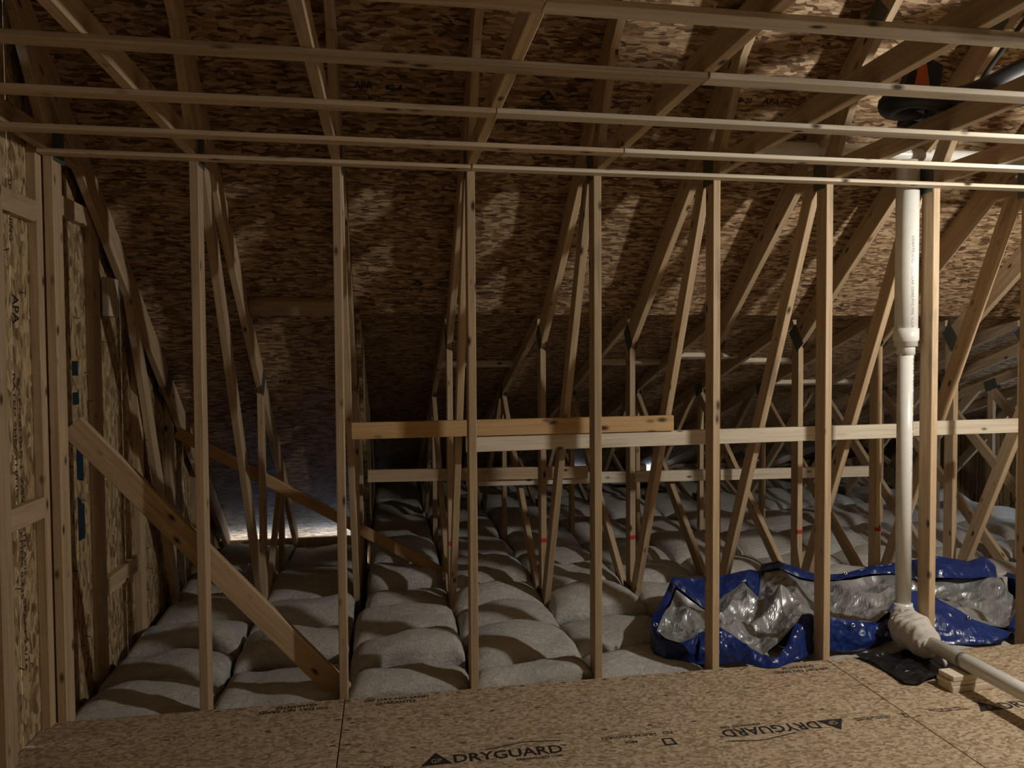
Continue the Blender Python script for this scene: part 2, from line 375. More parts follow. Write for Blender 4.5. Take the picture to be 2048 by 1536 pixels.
rtri(.975, 1.04, .075, .045, pB); rstamp('Georgia-Pacific', .865, 1.075, .285, .026, pB)
for k in range(4): rstamp('RATED SHEATHING SIZED FOR SPACING'[k*3:k*3+20], 1.30, 1.0+.03*k, .23, .012, pB, INK_SOFT)
for k in range(4): rstamp('EXPOSURE 1 THICKNESS PS2 DOC'[k*3:k*3+16], 1.88, 1.0+.03*k, .15, .012, pC, INK_SOFT)
rstamp('APA', 2.215, 1.03, .09, .03, pC); rstamp('APA', 4.63, .985, .09, .03, pD)
rstamp('EXPOSURE 1 SHEATHING', 3.50, 1.02, .22, .016, pC, INK_SOFT); rstamp('APA', 2.70, .05, .09, .032, pA); rstamp('40-20', 2.55, .05, .09, .03, pA)
for k in range(3): rstamp('RATED SHEATHING PS2', 1.93, .03+.03*k, .17, .012, pA, INK_SOFT)
rstamp('APA', .10, 1.76, .085, .03, RP[('low', -.66)])

# ------------------------------------------------------------------ left gable wall
wl = empty('wall_left', (-.65, 0, 0), kind='structure', label='strand board gable wall at the left with flat studs')
def gz(y): return min(st_hi(y), st_hi(-3.1)-(-3.1-y)*.8333) if y < -3.1 else st_hi(y)
yy = -6.3
while yy < 3.5:
    y2 = min(yy+1.22, 3.55); top = [(y2, gz(y2)), (yy, gz(yy))]
    if yy < -3.1 < y2: top = [(y2, gz(y2)), (-3.1, gz(-3.1)), (yy, gz(yy))]
    # local frame with x running up so that strands stand upright
    poly = [(yy+.002, -.3), (y2-.002, -.3)]+[(min(max(a, yy+.002), y2-.002), z) for a, z in top]
    bm = bmesh.new()
    lo = [bm.verts.new((p[1]-1, p[0]-yy, 0)) for p in poly]; hi = [bm.verts.new((p[1]-1, p[0]-yy, .012)) for p in poly]
    bm.faces.new(lo); bm.faces.new(hi[::-1]); n = len(poly)
    for i in range(n): bm.faces.new((lo[i], hi[i], hi[(i+1) % n], lo[(i+1) % n]))
    bmesh.ops.recalc_face_normals(bm, faces=bm.faces[:])
    p = link('sheathing_panel', bm_mesh(bm, 'sheathing_panel'), OSB_WALL, wl, frame((-.65, yy, 1), (0, 0, 1), (0, 1, 0)))
    if yy < -.5 < y2: nearp = p
    yy = y2
for k, y in enumerate((-1.61, -1.0, -.415, -.045, .54, 1.16, 1.80, 2.42)):
    board('gable_stud', (-.65, y+.0445, -.28), (-.65, y+.0445, gz(y+.089)-.01), (1, 0, 0), .038, .089, wl, WOOD,
          trims=[((0, y, st_hi(y)-.012), (0, .64, .768))])
for (y0, y1, z) in ((-.326, -.045, 2.15), (-.326, -.045, .905), (.044, .54, 2.23), (.629, 1.16, .35)):
    board('gable_block', (-.65, y0, z+.0445), (-.65, y1, z+.0445), (1, 0, 0), .038, .089, wl, WOOD)
board('scab_block', (-.612, .715, 1.80), (-.612, .715, 2.0), (1, 0, 0), .035, .14, wl, WOOD_PALE)
# vertical stamps and stray nail points on the near boards
for j, (y, z, s, w, h) in enumerate([(-.205, 1.52, 'RATED SHEATHING', .5, .02), (-.165, 1.5, 'EXPOSURE 1 7/16', .52, .02), (-.185, 1.0, 'THICKNESS 0.435', .4, .022),
                                     (-.155, 1.05, 'STRENGTH AXIS', .36, .02), (-.20, 2.30, 'SHEATHING', .25, .03), (-.19, 1.84, 'APA', .12, .05), (-.17, .60, 'SPAN 24/16', .3, .02)]):
    lettering(s, wl, (-.6492, y, z), (0, 0, -1), (0, 1, 0), w, h, INK_SOFT if j != 5 else INK)
flat('teal_paint_mark', [[(0, 0), (.07, 0), (.07, .06), (0, .06)], [(0, .14), (.07, .14), (.07, .21), (0, .21)]], TEAL, wl, frame((-.6495, .36, 1.36), (0, 1, 0), (0, 0, 1)))
flat('teal_paint_mark', [[(0, 0), (.08, 0), (.08, .16), (0, .22)], [(0, .3), (.08, .28), (.08, .5), (0, .5)]], TEAL, wl, frame((-.6495, .385, .70), (0, 1, 0), (0, 0, 1)))
random.seed(3); bm = bmesh.new()
for k in range(70):
    y, z = random.uniform(-.36, 2.2), random.uniform(.05, 2.3)
    if z > st_lo(y): continue
    m = frame((-.649 if (y*1.63) % 1 > .14 else -.61, y, z), (1, random.uniform(-.6, .6), random.uniform(-.3, .3)), (0, 1, 0))
    bmesh.ops.create_cube(bm, size=1, matrix=m @ Matrix.Translation((.012, 0, 0)) @ Matrix.Diagonal((.026, .003, .003, 1)))
nl = link('nail_points', bm_mesh(bm, 'nail_points'), BLACKRUB, wl); nl['kind'] = 'stuff'

# ------------------------------------------------------------------ roof trusses
TX = {i: i*S for i in range(-1, 13)}; TX[-1] = -.585
def truss(i):
    x = TX[i]; left = i <= 1; T = 'L' if left else 'R'
    if i == -1: lab = 'timber truss in the left corner tight against the strand board gable wall'
    elif i <= 6: lab = 'timber truss with the %s full-height stud right of the corner stud' % ORD[i]
    elif i == 7: lab = 'timber truss whose dark stud stands at the right edge of the picture'
    else: lab = 'timber truss webs in the background, %s truss beyond the one at the right edge' % ORD[i-8]
    root = empty('roof_truss', (x, 0, -.26), lab, 'truss', 'roof trusses in a row')
    def m(name, P, Q, side, depth, mat=WOOD, trims=(), thick=.038):
        return board(name, (x, *P), (x, *Q), (0, *side), depth, thick, root, mat,
                     trims=[((x, *p), (0, *n)) for p, n in trims], key=(T, name, P, Q, mat.name))
    stl = Vector((0, .64, .768))
    under = lambda d=0: ((0, st_lo(0)-d), (.64, .768))
    m('stud', (0, -.255), (0, ZC+.018), (1, 0), .089, WOOD)
    m('bottom_chord', (-6.2, -.255), (.0, -.255), (0, 1), .236)
    m('tail_chord', (.09, -.255), (3.3 if left else 7.0, -.255), (0, 1), .12)
    m('ceiling_joist', (-5.7, 2.457), (.6, 2.457), (0, 1), .089, trims=[((.29, st_lo(.29)), (.64, .768))])
    yb = 3.75 if left else 1.36
    tr = [((yb, 0), (1, 0))] if not left else []
    m('top_chord', (-3.08, st_lo(-3.08)), (yb+.3 if not left else yb, st_lo(yb+.3 if not left else yb)), (.64, .768), .1395, trims=tr)
    m('top_chord_rear', (-3.12, st_lo(-3.12)-.03), (-6.4, st_lo(-3.12)-.03-3.28*.8333), (-.64, .768), .1395)
    m('upper_web', (-.03, 2.5), (-.46, 3.25), (.9, .45), .089, trims=[((0, 2.547), (0, -1)), ((0, st_lo(0)-.002), (.64, .768))])
    v = 1.60 if left else 1.27
    if i == -1: pp = root
    else: pp = m('post', (v, -.255), (v, st_lo(v)+.05), (1, 0), .089, trims=[((v, st_lo(v)-.001), (.64, .768))])
    d0 = (1.56, -.15) if left else (1.24, -.15)
    if i == -1: m('diagonal_web', (1.76, -.15), (.76, 2.35), (.93, .3), .089, trims=[((0, st_lo(0)-.002), (.64, .768))])
    else: m('diagonal_web', d0, (.07, 2.53), (.9, .35), .089, trims=[((0, 2.456), (0, 1)), ((.091, 0), (-1, 0)), ((v-.001, 0), (1, 0)), ((0, st_lo(0)-.002), (.64, .768))])
    if i == -1: pass
    elif left:
        m('rear_post', (2.45, -.255), (2.45, st_lo(2.45)+.03), (1, 0), .089, trims=[((2.45, st_lo(2.45)-.001), (.64, .768))])
        m('rear_web', (1.72, -.10), (2.50, .72), (.7, -.7), .064, trims=[((1.69, 0), (-1, 0)), ((2.449, 0), (1, 0))])
    else:
        m('low_chord', (1.1, sh_lo(1.1)), (7.35, sh_lo(7.35)), (.316, .949), .089, trims=[((1.361, 0), (-1, 0))])
        m('web', (1.36, -.06), (2.96, 1.31), (.65, -.76), .089, trims=[((1.361, 0), (-1, 0)), ((0, sh_lo(0)-.001), (.316, .949)), ((2.899, 0), (1, 0))])
        m('rear_post', (2.90, -.255), (2.90, sh_lo(2.9)+.03), (1, 0), .064, trims=[((2.9, sh_lo(2.9)-.001), (.316, .949))])
        m('web_far', (4.36, -.05), (2.97, 1.32), (.7, .7), .089, trims=[((0, sh_lo(0)-.001), (.316, .949)), ((2.966, 0), (-1, 0))])
        m('web_eave', (4.45, -.10), (5.75, .42), (.4, -.9), .064, trims=[((0, sh_lo(0)-.001), (.316, .949))])
    # toothed connector plates on both faces, paint marks on the posts
    def plate(y, z, a, w, h):
        for s in (-1, 1):
            me = CACHE.get(('plate', w, h))
            if me is None:
                bm = bmesh.new(); bmesh.ops.create_cube(bm, size=1, matrix=Matrix.Diagonal((.0018, w, h, 1)))
                for q in range(int(h/.012)):
                    bmesh.ops.create_cube(bm, size=1, matrix=Matrix.Translation((0, 0, -h/2+.006+q*.012)) @ Matrix.Diagonal((.0042, w*.94, .003, 1)))
                me = bm_mesh(bm, 'gusset_plate'); CACHE[('plate', w, h)] = me
            link('gusset_plate', me, PLATE, root, Matrix.Translation((x+s*.0205, y, z)) @ Matrix.Rotation(a, 4, 'X'))
    plate(v+.03, st_lo(v)+.06, -.65, .10, .17)
    plate(.06, 2.50, 0, .11, .15)
    plate(-.37, 3.10, -.69, .13, .12)
    if not left: plate(2.93, sh_lo(2.93)+.02, -.32, .15, .10); plate(1.33, .0, 0, .15, .08); plate(4.4, 0, 0, .13, .08)
    if 2 <= i <= 7:
        bm = bmesh.new(); bmesh.ops.create_cube(bm, size=1, matrix=Matrix.Diagonal((.0385, .02, .028, 1)))
        link('paint_mark', bm_mesh(bm, 'paint_mark'), RED, pp, Matrix.Translation((x, v+.0092, .40-.009*i)))
    return root
for i in TX: truss(i)

# ------------------------------------------------------------------ ceiling furring strips
FY = [-.062, -.405, -.825, -1.245, -1.645, -2.05]
FJ = [[-.604, 1.219, 4.877, XR-.1], [-.604, 1.829, 5.486, XR-.1], [-.604, 1.219, 4.877, XR-.1], [-.604, 1.829, 5.486, XR-.1], [-.604, 1.219, 4.877, XR-.1], [-.604, 1.829, 5.486, XR-.1]]
pos = ['against the stud tops', 'second out from the studs', 'third out from the studs', 'fourth out from the studs', 'fifth out from the studs', 'overhead beyond the top of the picture']
pc = ['left length', 'right length', 'far right length']
for k, y in enumerate(FY):
    for j, (a, b) in enumerate(zip(FJ[k], FJ[k][1:])):
        dz = random.uniform(-.002, .002)
        o = board('furring_strip', (a+.001, y+.032, ZC), (b-.001, y+.032+random.uniform(-.006, .006), ZC), (0, 0, 1), .018, .064, None, WOOD_FUR if j == 0 else WOOD_PALE, bev=.002)
        tag(o, '%s of the wooden ceiling strip %s' % (pc[j], pos[k]), 'furring strip', 'ceiling furring strips')

# ------------------------------------------------------------------ loose bracing boards
def brace(name, A, B, dd, depth, thick, mat, label, cat='board'):
    return tag(board(name, A, B, dd, depth, thick, None, mat), label, cat)
brace('bracing_board', (.632, .585, 1.185), (2.452, .585, 1.191), (0, 1, 0), .038, .089, WOOD_YEL, 'amber knotty board nailed level across the webs, above the pale board')
brace('bracing_board', (1.25, .60, 1.095), (4.075, .60, 1.112), (0, 1, 0), .038, .085, WOOD_PALE, 'long pale board nailed level across the webs under the amber board')
brace('bracing_board', (3.90, .563, 1.125), (4.75, .563, 1.130), (0, 1, 0), .036, .087, WOOD_PALE, 'short pale level board at the right, right of the white pipe')
brace('bracing_board', (.676, 1.99, .722), (2.33, 1.99, .70), (0, 1, 0), .038, .089, WOOD, 'brown level board in the background behind the leftmost webs, upper of the rear pair')
brace('bracing_board', (1.40, 2.03, .658), (4.80, 2.03, .622), (0, 1, 0), .038, .085, WOOD_PALE, 'pale level board in the background, lower of the rear pair, reaching towards the pipe')
brace('diagonal_brace', (-.56, .092, 1.285), (.60, .092, -.02), (0, 1, 0), .038, .105, WOOD, 'wide board leaning diagonally from the left wall down to the second stud foot', 'brace')
brace('diagonal_brace', (-.55, 1.70, 1.10), (1.215, 1.72, .05), (0, 1, 0), .019, .075, WOOD_YEL, 'thin brace slanting down in the background behind the left webs', 'brace')
blk = [(1.24, 1.81, 2.35, 'first'), (2.46, 3.03, 2.33, 'second'), (3.07, 3.64, 2.19, 'third'), (3.68, 4.25, 2.33, 'fourth'), (4.29, 4.86, 2.95, 'fifth'), (4.90, 5.46, 2.95, 'sixth')]
for a, b, y, o in blk:
    brace('roof_block', (a, y, sh_hi(y)-.002), (b, y, sh_hi(y)-.002), (0, -.316, -.949), .038, .064, WOOD_PALE, 'small wooden block under the low roof deck, %s from the left' % o, 'block')
brace('roof_block', (.022, 1.17, st_hi(1.17)-.003), (.588, 1.17, st_hi(1.17)-.003), (0, -.64, -.768), .038, .12, WOOD, 'dark wooden block under the steep deck between the first and second studs', 'block')
# eave plates with gaps that let daylight in
pl = empty('trim_1', (0, 3.36, -.3), kind='structure', label='dark plate closing the left eave below a bright gap')
box('wall_plate', (-.648, 3.36, -.6), (.63, 3.40, -.028), WOOD, pl)
pl = empty('trim_2', (4, 7.05, -.3), kind='structure', label='dark eave blocking with small daylight slots')
slots = [(.72, .745), (1.245, 1.262), (1.862, 1.88), (3.48, 3.66), (4.63, 4.78), (6.3, 6.5)]
xx = .63
for a, b in slots+[(XR, XR)]:
    box('eave_block', (xx, 7.04, -.6), (a, 7.08, sh_hi(7.08)), WOOD, pl); 
    if b < XR: box('eave_block', (a, 7.04, -.6), (b, 7.08, sh_hi(7.08)-.10), WOOD, pl)
    xx = b

# ------------------------------------------------------------------ fibreglass insulation
def batt(x0, x1, y0, y1, zt, seed, label, nx=14, ny=18, zb=-.10):
    cx, cy = (x0+x1)/2, (y0+y1)/2; hx, hy = (x1-x0)/2, (y1-y0)/2
    bm = bmesh.new(); g = []
    for j in range(ny+1):
        row = []
        for i in range(nx+1):
            u = math.sin((i/nx*2-1)*math.pi/2); v = math.sin((j/ny*2-1)*math.pi/2)
            e = ((1-abs(u)**8)**.30)*((1-abs(v)**5)**.32)
            p = Vector((cx+u*hx, cy+v*hy, 0))
            n = noise.noise(Vector((p.x*3.1, p.y*3.1, seed*7.7)))*.055+noise.noise(Vector((p.x*9, p.y*9, seed*3.1)))*.014
            arch = -.035*v*v-.02*u*u
            z = zb+(zt-zb+arch+n)*e
            wob = -abs(noise.noise(Vector((p.y*4, seed, 1))))*.012*u, -abs(noise.noise(Vector((p.x*3, round((cy+v*hy)*20)*.37, 5))))*.09*v**7
            row.append(bm.verts.new((p.x-cx+wob[0], p.y-cy+wob[1], z)))
        g.append(row)
    for j in range(ny):
        for i in range(nx): bm.faces.new((g[j][i], g[j][i+1], g[j+1][i+1], g[j+1][i]))
    rim = g[0]+[r[-1] for r in g[1:]]+g[-1][-2::-1]+[r[0] for r in g[-2:0:-1]]
    bm.faces.new(rim[::-1])
    o = link('insulation_batt', bm_mesh(bm, 'insulation_batt'), INSUL, None, Matrix.Translation((cx, cy, 0)), smooth=True)
    return tag(o, label, 'insulation', 'fibreglass insulation batts')
def bayname(i):
    if i == -1: return 'left of the first stud'
    if i <= 5: return 'between %s and %s studs' % (ORD[i], ORD[i+1])
    if i == 6: return 'right of the seventh stud'
    return 'in the %s bay past the right-edge stud' % ORD[i-7]
rowsF = {-1: [0.01, .42, .80, 1.25, 1.75, 2.5, 3.35], 0: [.01, .55, 1.0, 1.55, 2.2, 2.8, 3.35], 1: [.01, .30, .62, 1.12, 1.60, 2.05, 2.9, 4.1, 5.3, 7.0],
         2: [.01, .20, .70, 1.15, 1.5, 2.2, 3.0, 4.2, 5.4, 7.0], 3: [.01, .45, .95, 1.4, 1.85, 2.4, 3.2, 4.3, 5.5, 7.0]}
random.seed(11)
for i in range(-1, 12):
    x0, x1 = TX[i]+.001, TX[i+1]-.001
    if i == -1: x0 = -.607
    if i == 1: x0 = .614
    lateral = 1
    rows = rowsF.get(i, [.01, .48, 1.0, 1.5, 2.0, 2.8, 3.8, 4.9, 5.9, 7.0])
    n = len(rows)-1
    for k, (a, b) in enumerate(zip(rows, rows[1:])):
        zt = {-1: .03, 0: .05, 1: .085, 2: .085, 3: .07}.get(i, .05)+random.uniform(-.02, .03)
        if k == 0: zt -= .02
        if 3 <= i <= 7 and k in (0, 1): zt = -.04 if i > 3 else -.0
        if i >= 4 and k == 0: zt = -.015
        if a > 2.5: zt -= .05
        if a > 4: zt -= .06
        if i <= 0 and a > 2: zt -= .05
        big = a < 2
        batt(.665 if i == 1 and a > 1.1 else x0, x1, a+.001, b-.001, zt, i*13+k+1.5, 'white fibreglass batt %s, %s from deck edge' % (bayname(i), ORD[k]), 16 if big else 9, 18 if big else 12)

# ------------------------------------------------------------------ vent pipe
vp = empty('vent_pipe', (3.56, .10, .12), 'white plastic standpipe beside the seventh stud, wide above and narrow below', 'pipe')
px, py = 3.567, .105
up_ = tube('upper_pipe', [(px, py, 1.62), (px, py, 2.0), (px+.001, py, 2.60)], .057, PVC, vp, 32)
tube('reducer', [(px, py, 1.575), (px, py, 1.625), (px, py, 1.632), (px, py, 1.655), (px, py, 1.715), (px, py, 1.7151)], [.045, .045, .047, .063, .063, .058], PVC, vp, 32)
lo_ = tube('lower_pipe', [(px, py, .22), (px-.003, py, 1.0), (px, py, 1.60)], .0395, PVC, vp, 32)
tube('hub', [(px, py, .17), (px, py, .235)], .048, PVC, vp, 28)
def ptext(s, r, ang, ztop, length, h, nm=PVC):
    me = text_mesh(s, length, h)
    for v in me.vertices:
        t = ang+(v.co.y-h/2)/r; zz = ztop-v.co.x
        v.co = Vector((px+(r+.0007)*math.sin(t), py-(r+.0007)*math.cos(t), zz))
    link('printed_lettering', me, GREYTAPE, nm)
ptext('COEXTRUDED CELLULAR CORE PVC PIPE  N.A.P.C', .057, -.12, 2.20, .50, .013, up_)
ptext('ASTM F891 SCH 40 DWV PVC 1120 NSF COEXTRUDED CELLULAR CORE', .0395, .55, 1.56, 1.15, .010, lo_)
# fitting wrapped in rags, then the drain running over the deck
fx = 3.53
wrap = empty('rag_wrap', (fx, .0, .03), 'dirty white rag bound around the pipe elbow above the deck', 'rag')
bm = bmesh.new()
pth = [Vector((px, py, .205)), Vector((px-.005, py-.015, .17)), Vector((px-.012, py-.045, .135)), Vector((3.54, .01, .12)), Vector((3.525, -.05, .115)), Vector((3.516, -.11, .112)), Vector((3.514, -.165, .110)), Vector((3.513, -.185, .110))]
rad = [.050, .066, .088, .100, .094, .082, .066, .040]
N = 60; seg = 36; rings = []
for k in range(N+1):
    t = k/N*(len(pth)-1); a = min(int(t), len(pth)-2); f = t-a
    p = pth[a].lerp(pth[a+1], f); r = rad[a]*(1-f)+rad[a+1]*f
    d = (pth[a+1]-pth[a]).normalized(); s = Vector((1, 0, 0)); s = (s-d*s.dot(d)).normalized(); w = d.cross(s)
    ring = []
    for q in range(seg):
        th = 2*math.pi*q/seg
        rk = r*(1+.04*math.sin(k*.9+2*math.sin(th+k*.05))+.05*noise.noise(Vector((math.cos(th)*5, math.sin(th)*5, k*.5)))+.18*noise.noise(Vector((math.cos(th)*1.5, math.sin(th)*1.5, k*.12))))
        ring.append(bm.verts.new(p+(s*math.cos(th)+w*math.sin(th))*rk))
    rings.append(ring)
for a, b in zip(rings, rings[1:]):
    for q in range(seg): bm.faces.new((a[q], a[(q+1) % seg], b[(q+1) % seg], b[q]))
bm.faces.new(rings[0][::-1]); bm.faces.new(rings[-1]); bmesh.ops.recalc_face_normals(bm, faces=bm.faces[:])
for v in bm.verts: v.co.z = max(v.co.z, .002)
link('cloth', bm_mesh(bm, 'cloth'), CLOTH, wrap, smooth=True)
tube('loose_end', [(3.56, -.16, .06), (3.565, -.19, .05), (3.57, -.20, .025), (3.565, -.205, .008)], [.009, .010, .011, .006], CLOTH, wrap, 8)
dp = empty('drain_pipe', (3.513, -.8, .08), 'white plastic drain pipe lying over stacked wood scraps towards the viewer', 'pipe')
tube('pipe', [(3.514, -.15, .117), (3.513, -.8, .116), (3.51, -2.6, .114)], .038, PVC, dp, 28)
tube('band', [(3.5135, -.375, .117), (3.5135, -.400, .117)], .0395, GREYTAPE, dp, 28)
tube('overhead_pipe', [(2.66, .105, 2.642), (4.6, .105, 2.632)], .036, PVC, vp, 24)
box('strap_hanger', (3.075, .08, 2.56), (3.10, .13, 2.70), STEEL, vp, .002)
for k, (dx, dy, z0, z1, L, m) in enumerate([(0.0, 0.0, 0, .030, .275, WOOD_PALE), (-.004, .004, .031, .052, .262, WOOD_PALE), (.004, .002, .053, .0775, .235, WOOD_PALE)]):
    o = board('wood_scrap', (3.394+dx, -.410+dy, z0), (3.394+dx+L, -.397+dy, z0), (0, 0, 1), z1-z0, .09, None, m)
    tag(o, 'short wood scrap under the drain pipe, %s of the stack of three' % ('bottom', 'middle', 'top')[k], 'wood scrap', 'wood scraps under the drain pipe')

# ------------------------------------------------------------------ blue and silver tarp
def resample(pts, n):
    pts = [Vector(p) for p in pts]; L = [0]
    for a, b in zip(pts, pts[1:]): L.append(L[-1]+(b-a).length)
    out = []
    for k in range(n+1):
        s = L[-1]*k/n; j = 0
        while j < len(L)-2 and L[j+1] < s: j += 1
        f = (s-L[j])/max(1e-6, L[j+1]-L[j]); out.append(pts[j].lerp(pts[j+1], min(1, f)))
    return out
def crumple(p, amp, sc, seed):
    q = Vector((p.x*sc, p.y*sc, p.z*sc+seed)); a = 0
    for o in range(4):
        w = 2.1**o; a += (1-abs(noise.noise(q*w))*2.2)/w**1.08
    return (a/1.95-.55)*amp
def loft(name, A, B, n, m, mat, parent, amp, sc=7, seed=0., bow=0.0, extra=None, match=True):
    if match and len(A) == len(B):
        def expand(P):
            P = [Vector(p) for p in P]; out = []
            for k in range(n+1):
                t = k/n*(len(P)-1); a = min(int(t), len(P)-2); out.append(P[a].lerp(P[a+1], t-a))
            return out
        A, B = expand(A), expand(B)
    else: A, B = resample(A, n), resample(B, n)
    bm = bmesh.new(); g = []; o = A[0]
    for k in range(n+1):
        row = []
        for j in range(m+1):
            t = j/m; p = A[k].lerp(B[k], t)
            ed = min(1, 4*t*(1-t)*2+.15)
            side = (B[k]-A[k]).cross(Vector((1, 0, 0))); side = side.normalized() if side.length > 1e-6 else Vector((0, 0, 1))
            if side.z < 0: side = -side
            c = crumple(p, amp, sc, seed)*ed+bow*4*t*(1-t)
            p = p+side*c
            if extra: p = extra(p)
            row.append(bm.verts.new(p-o))
        g.append(row)
    for k in range(n):
        for j in range(m): bm.faces.new((g[k][j], g[k+1][j], g[k+1][j+1], g[k][j+1]))
    ob = link(name, bm_mesh(bm, name), mat, parent, Matrix.Translation(o))
    md = ob.modifiers.new('thickness', 'SOLIDIFY'); md.thickness = .0015
    return ob
tp = empty('tarp', (3.4, .5, .0), 'crumpled blue and silver tarp lying on the insulation behind the right studs', 'tarp')
back_top = [(2.55, .85, .21), (2.8, .92, .17), (2.93, .95, .17), (3.12, .95, .2), (3.17, .93, .19), (3.2, .95, .23), (3.32, .97, .24), (3.48, .97, .18), (3.62, .97, .13), (3.8, .97, .13), (3.99, .97, .17), (4.16, .95, .19), (4.3, .9, .22), (4.39, .85, .25), (4.62, .85, .2), (4.75, .85, .23), (4.8, .82, .17), (4.8, .8, .11)]
back_bot = [(2.55, .8, .17), (2.7, .7, .05), (2.82, .75, .09), (3.03, .85, .16), (3.07, .75, .08), (3.17, .9, .2), (3.29, .92, .21), (3.43, .88, .15), (3.56, .87, .12), (3.74, .88, .13), (3.94, .9, .14), (4.11, .88, .14), (4.22, .8, .11), (4.31, .75, .14), (4.47, .7, .14), (4.62, .7, .14), (4.74, .75, .12), (4.78, .78, .11)]
left_out = [(2.55, .85, .21), (2.39, .6, .16), (2.28, .45, .14), (2.23, .36, .1), (2.22, .27, .07), (2.26, .22, .04), (2.37, .17, .01), (2.43, .15, -.02)]
left_in = [(2.55, .8, .17), (2.43, .6, .14), (2.35, .45, .17), (2.28, .36, .12), (2.24, .3, .1), (2.26, .25, .07), (2.32, .2, .06), (2.48, .2, .11)]
f1_top = [(2.44, .22, .10), (2.56, .2, .13), (2.61, .17, .1), (2.66, .12, .06), (2.71, .06, .02), (2.75, .02, .005), (2.78, .02, .02), (2.86, .06, .07), (2.92, .1, .14), (2.98, .12, .2), (3.08, .13, .2), (3.16, .14, .17), (3.25, .14, .15), (3.35, .14, .13), (3.46, .16, .11), (3.57, .2, .12)]
f1_bot = [(2.40, .14, -.03), (2.5, .10, -.02), (2.57, .06, -.0), (2.61, .02, .003), (2.67, -.03, .003), (2.71, -.05, .003), (2.75, -.05, .003), (2.84, -.01, .003), (2.94, .04, .0), (3.01, .08, .0), (3.07, .1, .01), (3.14, .11, -.0), (3.23, .12, -.02), (3.34, .12, -.02), (3.46, .14, -.01), (3.56, .17, .0)]
f2_top = [(3.63, .3, .14), (3.74, .36, .18), (3.87, .4, .19), (3.94, .36, .17), (3.99, .3, .14), (4.04, .24, .11), (4.07, .18, .08), (4.16, .14, .05), (4.25, .1, .02)]
f2_bot = [(3.58, .19, .05), (3.65, .18, .02), (3.72, .16, .0), (3.77, .14, -.01), (3.84, .12, -.02), (3.92, .1, -.02), (3.99, .08, -.02), (4.08, .06, -.01), (4.17, .05, .02)]
r_out = [(4.25, .1, .02), (4.4, .18, .07), (4.61, .3, .09), (4.76, .45, .12), (4.73, .55, .18), (4.76, .68, .17)]
r_in = [(4.25, .14, .02), (4.36, .22, .06), (4.53, .34, .1), (4.63, .45, .13), (4.69, .55, .17), (4.72, .68, .15)]
front = [(2.25, .31, .09), (2.27, .25, .07), (2.33, .21, .06), (2.48, .2, .10), (2.58, .22, .10), (2.68, .18, .04), (2.76, .12, .0), (2.86, .14, .05), (2.98, .16, .15), (3.08, .16, .16), (3.25, .17, .12), (3.46, .20, .09), (3.63, .3, .11), (3.87, .4, .16), (3.99, .3, .11), (4.07, .2, .07), (4.25, .15, .03), (4.4, .24, .06), (4.6, .42, .1)]
rear = [(2.26, .34, .10), (2.36, .47, .15), (2.44, .6, .13), (2.55, .79, .16), (2.7, .71, .05), (2.82, .76, .09), (3.03, .86, .15), (3.10, .86, .12), (3.2, .92, .19), (3.32, .92, .19), (3.45, .9, .14), (3.6, .9, .11), (3.76, .9, .12), (3.96, .92, .13), (4.11, .9, .13), (4.25, .82, .10), (4.4, .78, .12), (4.62, .75, .12), (4.74, .7, .13)]
def ridge(p):
    # a rolled fold across the silver side
    a, b = Vector((2.56, .26)), Vector((3.12, .55)); q = Vector((p.x, p.y)); d = b-a
    t = max(0, min(1, (q-a).dot(d)/d.length_squared)); dist = (q-a-d*t).length
    p.z += .07*math.exp(-(dist/.04)**2)*min(1, t*3+.3)
    return p
loft('silver_sheet', front, rear, 220, 80, SILVER, tp, .13, 2.6, 3.3, bow=-.03, extra=ridge)
loft('blue_edge', back_top, back_bot, 150, 10, BLUE, tp, .035, 5, 1.1, bow=.012)
# the outer face of the standing rear edge
loft('blue_edge', [(a, b+.004, c) for a, b, c in back_top], [(a+.01, b+.05, -.03) for a, b, c in back_top], 120, 8, BLUE, tp, .02, 9, 4.1)
loft('blue_edge', left_out, left_in, 60, 6, BLUE, tp, .012, 9, 2.1, bow=.008)
loft('blue_edge', left_out, [(a-.01, b-.01, -.06) for a, b, c in left_out], 60, 6, BLUE, tp, .012, 9, 6.1)
loft('blue_edge', f1_top, f1_bot, 150, 22, BLUE, tp, .06, 3.6, 5.2, bow=.022, extra=lambda p: Vector((p.x, p.y, max(p.z, .003 if p.y < .03 else p.z))))
loft('blue_edge', f2_top, f2_bot, 90, 20, BLUE, tp, .03, 4, 8.2, bow=.012)
loft('blue_edge', r_out, r_in, 40, 6, BLUE, tp, .02, 9, 7.2, bow=.01)
loft('blue_edge', r_out, [(a+.02, b+.01, -.05) for a, b, c in r_out], 40, 6, BLUE, tp, .02, 9, 9.2)
for (p, n) in [((3.73, .865, .165), (0, -1, .5)), ((3.27, .115, .125), (0, -1, .4)), ((4.045, .195, .085), (0, -1, .5)), ((2.245, .33, .12), (-.5, -1, .5))]:
    nz = Vector(n).normalized(); u = nz.orthogonal().normalized(); w = nz.cross(u); bm = bmesh.new(); ring = []
    for q in range(16):
        c = u*math.cos(q*math.pi/8)+w*math.sin(q*math.pi/8)
        ring.append([bm.verts.new(c*r+nz*h) for r, h in ((.0055, 0), (.0065, .003), (.0105, .003), (.012, 0))])
    for q in range(16):
        a, b = ring[q], ring[(q+1) % 16]
        for j in range(3): bm.faces.new((a[j], b[j], b[j+1], a[j+1]))
    link('grommet', bm_mesh(bm, 'grommet'), STEEL, tp, Matrix.Translation(Vector(p)+nz*.012), smooth=True)

